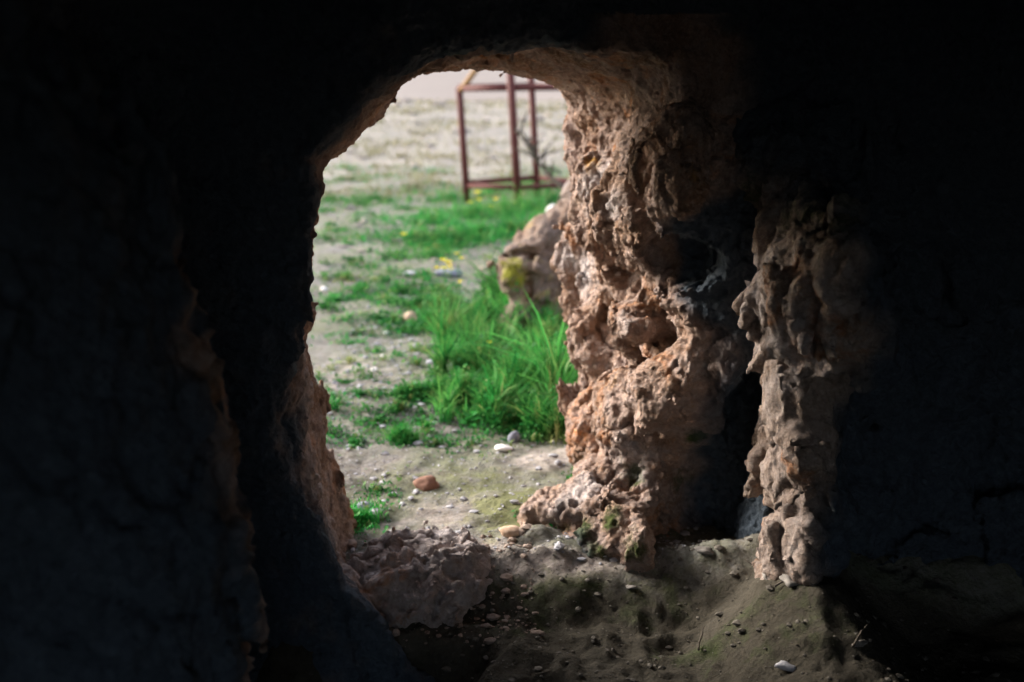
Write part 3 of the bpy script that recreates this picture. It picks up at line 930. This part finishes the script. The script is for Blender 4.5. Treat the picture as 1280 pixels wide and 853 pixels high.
class Turf:
    def __init__(self):
        self.V = []; self.Q = []; self.T = []; self.C = []; self.n = 0
    def add(self, V, Q, T, C):
        self.V.append(V); self.C.append(C)
        if Q is not None: self.Q.append(Q + self.n)
        if T is not None: self.T.append(T + self.n)
        self.n += len(V)
    def clump(self, px, py, r, n, h, leaf=.4, wd=.0035, lean=.55, ry=None, tone=.5, tipc=.35):
        c = G(px, py)
        a = rng.uniform(0, 2 * math.pi, n); rr = np.abs(rng.normal(0, .62, n)) * (1 + .25 * np.sin(a * 3 + px))
        x = c[0] + np.cos(a) * rr * r; y = c[1] + np.sin(a) * rr * (ry or r)
        p = np.stack([x, y, x * 0], 1)
        z = ground_h(x, y)
        dens = .30 + 1.0 * np.clip(.5 + .9 * vnoise(p, 9, 505), 0, 1)
        hh = h * .88 * (1 - .55 * rr ** 2).clip(.2, 1) * rng.uniform(.45, 1.1, n) * dens
        var = np.clip(tone + .3 * vnoise(p, 5, 500) + rng.normal(0, .16, n), 0, 1)
        tip = np.clip(rng.normal(tipc, .25, n), 0, 1)
        k = int(n * (1 - leaf))
        self.add(*blades(x[:k], y[:k], z[:k], hh[:k], np.full(k, wd) * rng.uniform(.6, 1.3, k), rng.uniform(.1, 1.0, k) * lean * 1.6, var[:k], tip[:k]))
        if leaf > 0:
            m = n - k
            hz = hh[k:] * rng.uniform(.25, .95, m)
            C = np.stack([x[k:] + rng.normal(0, .012, m), y[k:] + rng.normal(0, .012, m), z[k:] + hz], 1)
            v, t, c2 = leaves(C, rng.uniform(.013, .042, m) * min(1.6, max(.7, c[1] / 6)), var[k:], tip[k:] * .6)
            self.add(v, None, t, c2)
    def build(self, name, mat):
        me = mesh_np(name, np.vstack(self.V), [f for f in ([np.vstack(self.Q)] if self.Q else []) + ([np.vstack(self.T)] if self.T else [])], mat, True)
        C = np.vstack(self.C)
        dry = np.clip(fbm(np.vstack(self.V), 5, 2, 700) * 1.4 - .55, 0, 1) * .6 + (_hash(np.floor(np.vstack(self.V)[:, 0] * 47).astype(np.int64), np.floor(np.vstack(self.V)[:, 1] * 47).astype(np.int64), np.zeros(len(C), dtype=np.int64), 3) > .95) * .7
        attr(me, 'var', np.hstack([C, dry[:, None]]))
        return link(name, me)

T = Turf()     # the lush clump at the foot of the right rock
for px, py, r, n, h in [(508, 497, .10, 500, .07), (525, 497, .12, 900, .10), (550, 497, .16, 1300, .15), (575, 508, .16, 1700, .19), (610, 520, .17, 1900, .22), (645, 533, .15, 1900, .24), (682, 540, .15, 1800, .24), (715, 540, .15, 1500, .24),
                        (600, 478, .18, 1600, .24), (645, 492, .2, 1900, .28), (690, 500, .2, 1900, .32), (640, 455, .2, 1600, .28), (690, 455, .25, 2000, .29), (720, 460, .2, 1500, .28),
                        (610, 410, .2, 1400, .40), (645, 418, .22, 1800, .44), (690, 420, .25, 1900, .32), (625, 385, .22, 1200, .42), (665, 392, .25, 1300, .36), (700, 400, .2, 1200, .30),
                        (575, 412, .24, 1000, .20), (540, 410, .22, 800, .14), (560, 388, .26, 900, .18), (590, 425, .2, 700, .17)]:
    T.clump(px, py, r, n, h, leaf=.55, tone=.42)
for k in range(60):                                                 # separate tussocks that break the outline
    px = random.uniform(545, 715); py = random.uniform(400, 535)
    T.clump(px, py, random.uniform(.03, .08), 60, random.uniform(.15, .5), leaf=.1, wd=.0042, lean=.6, tone=random.uniform(.2, .9), tipc=random.uniform(.2, .7))
for px, py in [(640, 440), (665, 470), (690, 500), (655, 400), (612, 400), (700, 520)]:      # long arching blades
    T.clump(px, py, .14, 45, .60, leaf=0, wd=.006, lean=.9, tone=.8, tipc=.8)
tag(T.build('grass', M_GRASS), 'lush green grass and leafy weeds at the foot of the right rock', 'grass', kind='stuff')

T = Turf()     # the farther band round the metal frame
for px, py, r, n, h in [(520, 300, .8, 1500, .14), (560, 305, .8, 2200, .22), (600, 300, .8, 2400, .28), (640, 295, .8, 2200, .3), (680, 285, .8, 1800, .32), (540, 278, .9, 1400, .18), (590, 272, .9, 2000, .28),
                        (630, 268, .9, 1600, .3), (665, 262, .9, 1400, .32), (700, 255, .9, 1200, .35), (560, 252, 1.0, 900, .22), (610, 245, 1.0, 900, .26), (660, 240, 1.1, 900, .3),
                        (500, 322, .5, 700, .08), (540, 322, .5, 700, .1), (690, 235, 1.2, 900, .35), (640, 228, 1.3, 700, .2), (690, 215, 1.3, 700, .28)]:
    T.clump(px, py, r * random.uniform(.75, 1.0), int(n * .62), h * random.uniform(.7, 1.2), leaf=.45, wd=.006, tone=random.uniform(.25, .75), tipc=random.uniform(.2, .6), ry=r * 1.1)
tag(T.build('grass', M_GRASS), 'band of grass and weeds growing round the rusty metal frame', 'grass', kind='stuff')

T = Turf()     # thin low growth on the bare ground
for px, py, r, n, h in [(415, 252, .7, 500, .12), (432, 212, 1.0, 450, .18), (470, 250, .9, 600, .12), (445, 258, .9, 600, .12), (425, 226, .9, 300, .1), (470, 222, 1.2, 300, .1), (410, 300, .5, 350, .07), (425, 290, .6, 350, .07), (450, 300, .5, 250, .06),
                        (430, 347, .35, 350, .06), (452, 365, .3, 400, .07), (420, 378, .25, 350, .06), (405, 386, .25, 300, .06), (480, 352, .4, 350, .06), (500, 366, .35, 600, .08), (520, 345, .4, 500, .08),
                        (525, 385, .3, 800, .09), (490, 380, .3, 500, .07), (460, 335, .4, 250, .05), (470, 398, .2, 250, .05), (430, 400, .2, 180, .04), (545, 365, .35, 600, .09), (490, 402, .2, 350, .06), (505, 415, .2, 400, .07),
                        (560, 440, .2, 260, .05), (540, 470, .2, 220, .04), (450, 515, .2, 120, .03), (590, 555, .25, 260, .035), (260, 565, .2, 160, .03), (480, 520, .15, 100, .03), (560, 555, .2, 140, .03),
                        (735, 592, .07, 200, .06), (725, 606, .07, 180, .05), (665, 642, .07, 260, .03), (735, 672, .06, 260, .03), (475, 615, .12, 180, .04), (700, 655, .08, 120, .02),
                        (510, 240, 1.0, 350, .12), (520, 215, 1.3, 300, .12), (480, 275, .7, 350, .08), (505, 262, .8, 450, .1)]:
    T.clump(px, py, r, n, h, leaf=.45, wd=.0035, lean=.8, tone=.35, tipc=.3)
for k in range(150):
    px = random.uniform(398, 560); py = random.choice([random.uniform(205, 330), random.uniform(330, 470), random.uniform(470, 560)])
    T.clump(px, py, random.uniform(.04, .16) * (1 + max(0, 330 - py) / 45), random.randint(30, 110), random.uniform(.025, .06) * (1 + max(0, 330 - py) / 90), leaf=.5, wd=.003, lean=.9, tone=random.uniform(.1, .6), tipc=.3)
tag(T.build('grass', M_GRASS), 'thin low grass scattered over the bare path on the left', 'grass', kind='stuff')

T = Turf()
for k in range(420):
    y = 16 + 60 * rng.uniform() ** 1.5; x = rng.uniform(-.42, .22) * y
    u = x * FPX / (y * CP) ; 
    cx = np.array([x]); cy = np.array([y])
    n = int(rng.uniform(15, 45)); r = rng.uniform(.15, .8) * y / 25
    xx = x + rng.normal(0, r, n); yy = y + rng.normal(0, r * .6, n)
    T.add(*blades(xx, yy, ground_h(xx, yy), rng.uniform(.05, .20, n) * (y / 25) ** .5, np.full(n, .012) * y / 16, rng.uniform(.2, 1.2, n), rng.uniform(0, 1, n), rng.uniform(0, 1, n)))
tag(T.build('dry_grass', M_DRYGRASS), 'dry low scrub dotting the far pale ground', 'grass', kind='stuff')

def tuft(px, py, r, n, h, label, **kw):
    T = Turf(); T.clump(px, py, r, n, h, **kw)
    return tag(T.build('grass_tuft', M_GRASS), label, 'grass tuft')
tuft(503, 552, .085, 900, .085, 'lone small green tuft on bare earth left of the big clump', leaf=.15, wd=.0022, lean=.7)
tuft(438, 655, .13, 1500, .15, 'bright green tuft between the left rock edge and the boulder', leaf=.15, wd=.0024, lean=.6, tone=.7)

# a broad leaved weed at the front of the clump
def leaf_weed(px, py, n, size, label):
    c = G(px, py)
    root = link('leafy_weed', None, None, tuple(c))
    tag(root, label, 'weed')
    for k in range(n):
        a = k * 2.4 + .3; el = .25 + .8 * k / n
        d = np.array([math.cos(a) * math.cos(el), math.sin(a) * math.cos(el), math.sin(el)])
        s = np.array([-math.sin(a), math.cos(a), 0])
        st = d * size * .35 + np.array([0, 0, .02 + .05 * k / n])
        vs = []
        for t, wd in ((0, .06), (.3, .24), (.6, .27), (.85, .16), (1, .01)):
            p = st + d * size * t * .75 + np.array([0, 0, -.25 * size * t * t])
            vs += [p - s * wd * size, p + np.array([0, 0, -.05 * size]), p + s * wd * size]
        q = []
        for i in range(4):
            q += [[3 * i, 3 * i + 1, 3 * i + 4, 3 * i + 3], [3 * i + 1, 3 * i + 2, 3 * i + 5, 3 * i + 4]]
        me = mesh_np('leaf', np.array(vs), np.array(q), M_GRASS)
        attr(me, 'var', np.tile([[.35 + .3 * (k % 3) / 2, .15, 0]], (len(vs), 1)))
        link('leaf', me, root)
    return root
leaf_weed(588, 538, 11, .06, 'broad leaved weed at the front edge of the grass clump')
leaf_weed(604, 556, 7, .035, 'small bluish green seedling on earth just below the clump')

# ------------------------------------------------------------------ yellow flowers
def tube(bm, pts, radii, seg=6):
    pts = [Vector(p) for p in pts]
    rings = []
    for i, p in enumerate(pts):
        d = (pts[min(i + 1, len(pts) - 1)] - pts[max(i - 1, 0)]).normalized()
        a = d.orthogonal().normalized(); b = d.cross(a)
        rings.append([bm.verts.new(p + (a * math.cos(2 * math.pi * k / seg) + b * math.sin(2 * math.pi * k / seg)) * radii[i]) for k in range(seg)])
    for r0, r1 in zip(rings, rings[1:]):
        for k in range(seg):
            f = bm.faces.new((r0[k], r0[(k + 1) % seg], r1[(k + 1) % seg], r1[k])); f.smooth = True
    bm.faces.new(rings[0][::-1]); bm.faces.new(rings[-1])

def obj_bm(name, bm, mat, parent=None):
    bmesh.ops.recalc_face_normals(bm, faces=bm.faces)
    me = bpy.data.meshes.new(name); bm.to_mesh(me); bm.free()
    me.materials.append(mat)
    return link(name, me, parent)

def flower(px, py, base_py, size, heads, label, group=None):
    """head seen at px, py, its stem standing on the ground seen at base_py"""
    c = G(px, base_py)
    top = P(px, py, c[1])
    h = top[2] - c[2]
    root = link('yellow_flower', None, None, tuple(c))
    tag(root, label, 'flower', group)
    bm = bmesh.new()
    tube(bm, [(0, 0, -.02), (.01, 0, h * .5), (0, 0, h)], [.004, .0035, .002], 5)
    hd = [(0, 0, h)]
    for k in range(heads - 1):
        q = (random.uniform(-1, 1) * size * 2.2, random.uniform(-.03, .03), h - random.uniform(.4, 2.6) * size)
        tube(bm, [(.005, 0, h * .6), q], [.0025, .0015], 5); hd.append(q)
    obj_bm('stem', bm, M_STEM, root)
    for q in hd:
        bm = bmesh.new()
        for k in range(5):
            a = k * 2 * math.pi / 5 + random.random()
            ca, sa = math.cos(a), math.sin(a)
            v = [bm.verts.new(Vector(q) + Vector((ca * r - sa * s, sa * r + ca * s, z)) * size) for r, s, z in ((0, 0, 0), (.6, .42, .3), (1.05, .2, .5), (1.05, -.2, .5), (.6, -.42, .3))]
            bm.faces.new(v)
        bmesh.ops.create_icosphere(bm, subdivisions=1, radius=size * .35, matrix=Matrix.Translation(Vector(q) + Vector((0, 0, size * .3))))
        obj_bm('bloom', bm, M_YELLOW, root)
flower(554, 326, 372, .030, 5, 'tallest cluster of yellow blooms on stems at the bank, left of the grass')
flower(572, 318, 368, .022, 2, 'yellow flower on a stem just right of the tallest yellow cluster')
flower(563, 333, 366, .024, 3, 'yellow flower hanging low just under the tallest yellow cluster')
flower(612, 429, 462, .016, 1, 'single yellow flower in the middle of the lush grass')
flower(690, 457, 495, .016, 1, 'single yellow flower in the lush grass beside the right rock')
flower(505, 294, 312, .035, 1, 'single yellow flower at the left end of the farther grass band')
flower(596, 242, 262, .06, 3, 'yellow flowers at the foot of the left post of the metal frame')
flower(619, 250, 268, .045, 2, 'yellow flowers between the two front posts of the metal frame')
flower(575, 352, 385, .018, 2, 'small yellow flower on a bent stem at the top of the lush clump')

# ------------------------------------------------------------------ rusty metal frame
root = link('metal_frame', None, None, tuple(G(648, 258)))
tag(root, 'rusty red tubular metal frame standing in the grass outside', 'metal frame')
gN = np.array(root.location)
def lean(x, y, z):
    return Vector((x - .062 * z, y, z))
Nf, Lf, Rf = (0, 0), (-.79, .72), (1.06, .62)
Bf = (Lf[0] + Rf[0] + .05, Lf[1] + Rf[1])
def pole(name, a, b, r, mat=M_RUST, seg=10):
    bm = bmesh.new(); tube(bm, [a, (a + b) / 2, b], [r, r, r], seg)
    return obj_bm(name, bm, mat, root)
z0 = -.05
pole('post', lean(*Nf, z0 - .05), lean(*Nf, 2.15), .060)
pole('post', lean(*Lf, z0), lean(*Lf, 1.72), .055)
pole('post', lean(*Bf, z0), lean(*Bf, 1.98), .055)
pole('post', lean(*Rf, z0), lean(*Rf, 1.95), .055)
for z, r in ((.27, .040), (1.70, .046)):
    pole('rail', lean(*Nf, z), lean(*Lf, z - (.02 if z < 1 else .0)), r)
    pole('rail', lean(*Nf, z), lean(*Rf, z + .02), r)
    pole('rail', lean(*Lf, z + .02), lean(*Bf, z + .06), r)
    pole('rail', lean(*Rf, z + .03), lean(*Bf, z + .05), r)
b = pole('brace', lean(Lf[0] + .02, Lf[1] - .06, 1.66), lean(Lf[0] + .36, Lf[1] - .06, 2.08), .045, M_BRACE)
b['label'] = 'orange brown slanting brace at the top of the left post'

# ------------------------------------------------------------------ dry branch beside the frame
def branch(name, start, end, r, twigs, label, cat, seed, mat=M_TWIG, sag=.06):
    rr = random.Random(seed)
    a, b_ = Vector(start), Vector(end)
    bm = bmesh.new()
    L = (b_ - a).length
    pts = [a.lerp(b_, t) + Vector((rr.uniform(-1, 1), rr.uniform(-1, 1), rr.uniform(-1, 1))) * L * .02 + Vector((0, 0, -sag * L * math.sin(math.pi * t))) for t in (0, .2, .4, .6, .8, 1)]
    tube(bm, pts, [r, r * .9, r * .8, r * .7, r * .55, r * .3], 6)
    for k in range(twigs):
        t = rr.uniform(.1, .95); i = min(4, int(t * 5))
        p = pts[i].lerp(pts[i + 1], t * 5 - i)
        d = Vector((rr.uniform(-1, 1), rr.uniform(-.6, .6), rr.uniform(-.3, 1.2))).normalized() * L * rr.uniform(.12, .32)
        tube(bm, [p, p + d * .5 + Vector((0, 0, .02 * L)), p + d], [r * .45, r * .35, r * .15], 5)
    return tag(obj_bm(name, bm, mat), label, cat)
branch('dry_branch', P(716, 243, 13.0), P(646, 165, 13.6), .042, 22, 'bare dry branch slanting up beside the metal frame', 'branch', 3)
for i, (a, b_, lab) in enumerate([((905, 688), (938, 712), 'thin pale twig on the cave floor before the recess'),
                                  ((968, 738), (1000, 726), 'short thick twig at the foot of the ribbed rock column'),
                                  ((872, 818), (880, 790), 'thin curved twig on the dark mossy cave floor'),
                                  ((1065, 815), (1080, 795), 'pale splinter of wood on the dark floor toward the right'),
                                  ((1245, 805), (1272, 832), 'long grey stick lying in the dark lower right corner')]):
    p, q = G(*a), G(*b_)
    branch('twig', (p[0], p[1], p[2] + .012), (q[0], q[1], q[2] + .02), .0035, 3 if i < 2 else 1, lab, 'twig', 60 + i, sag=-.05)
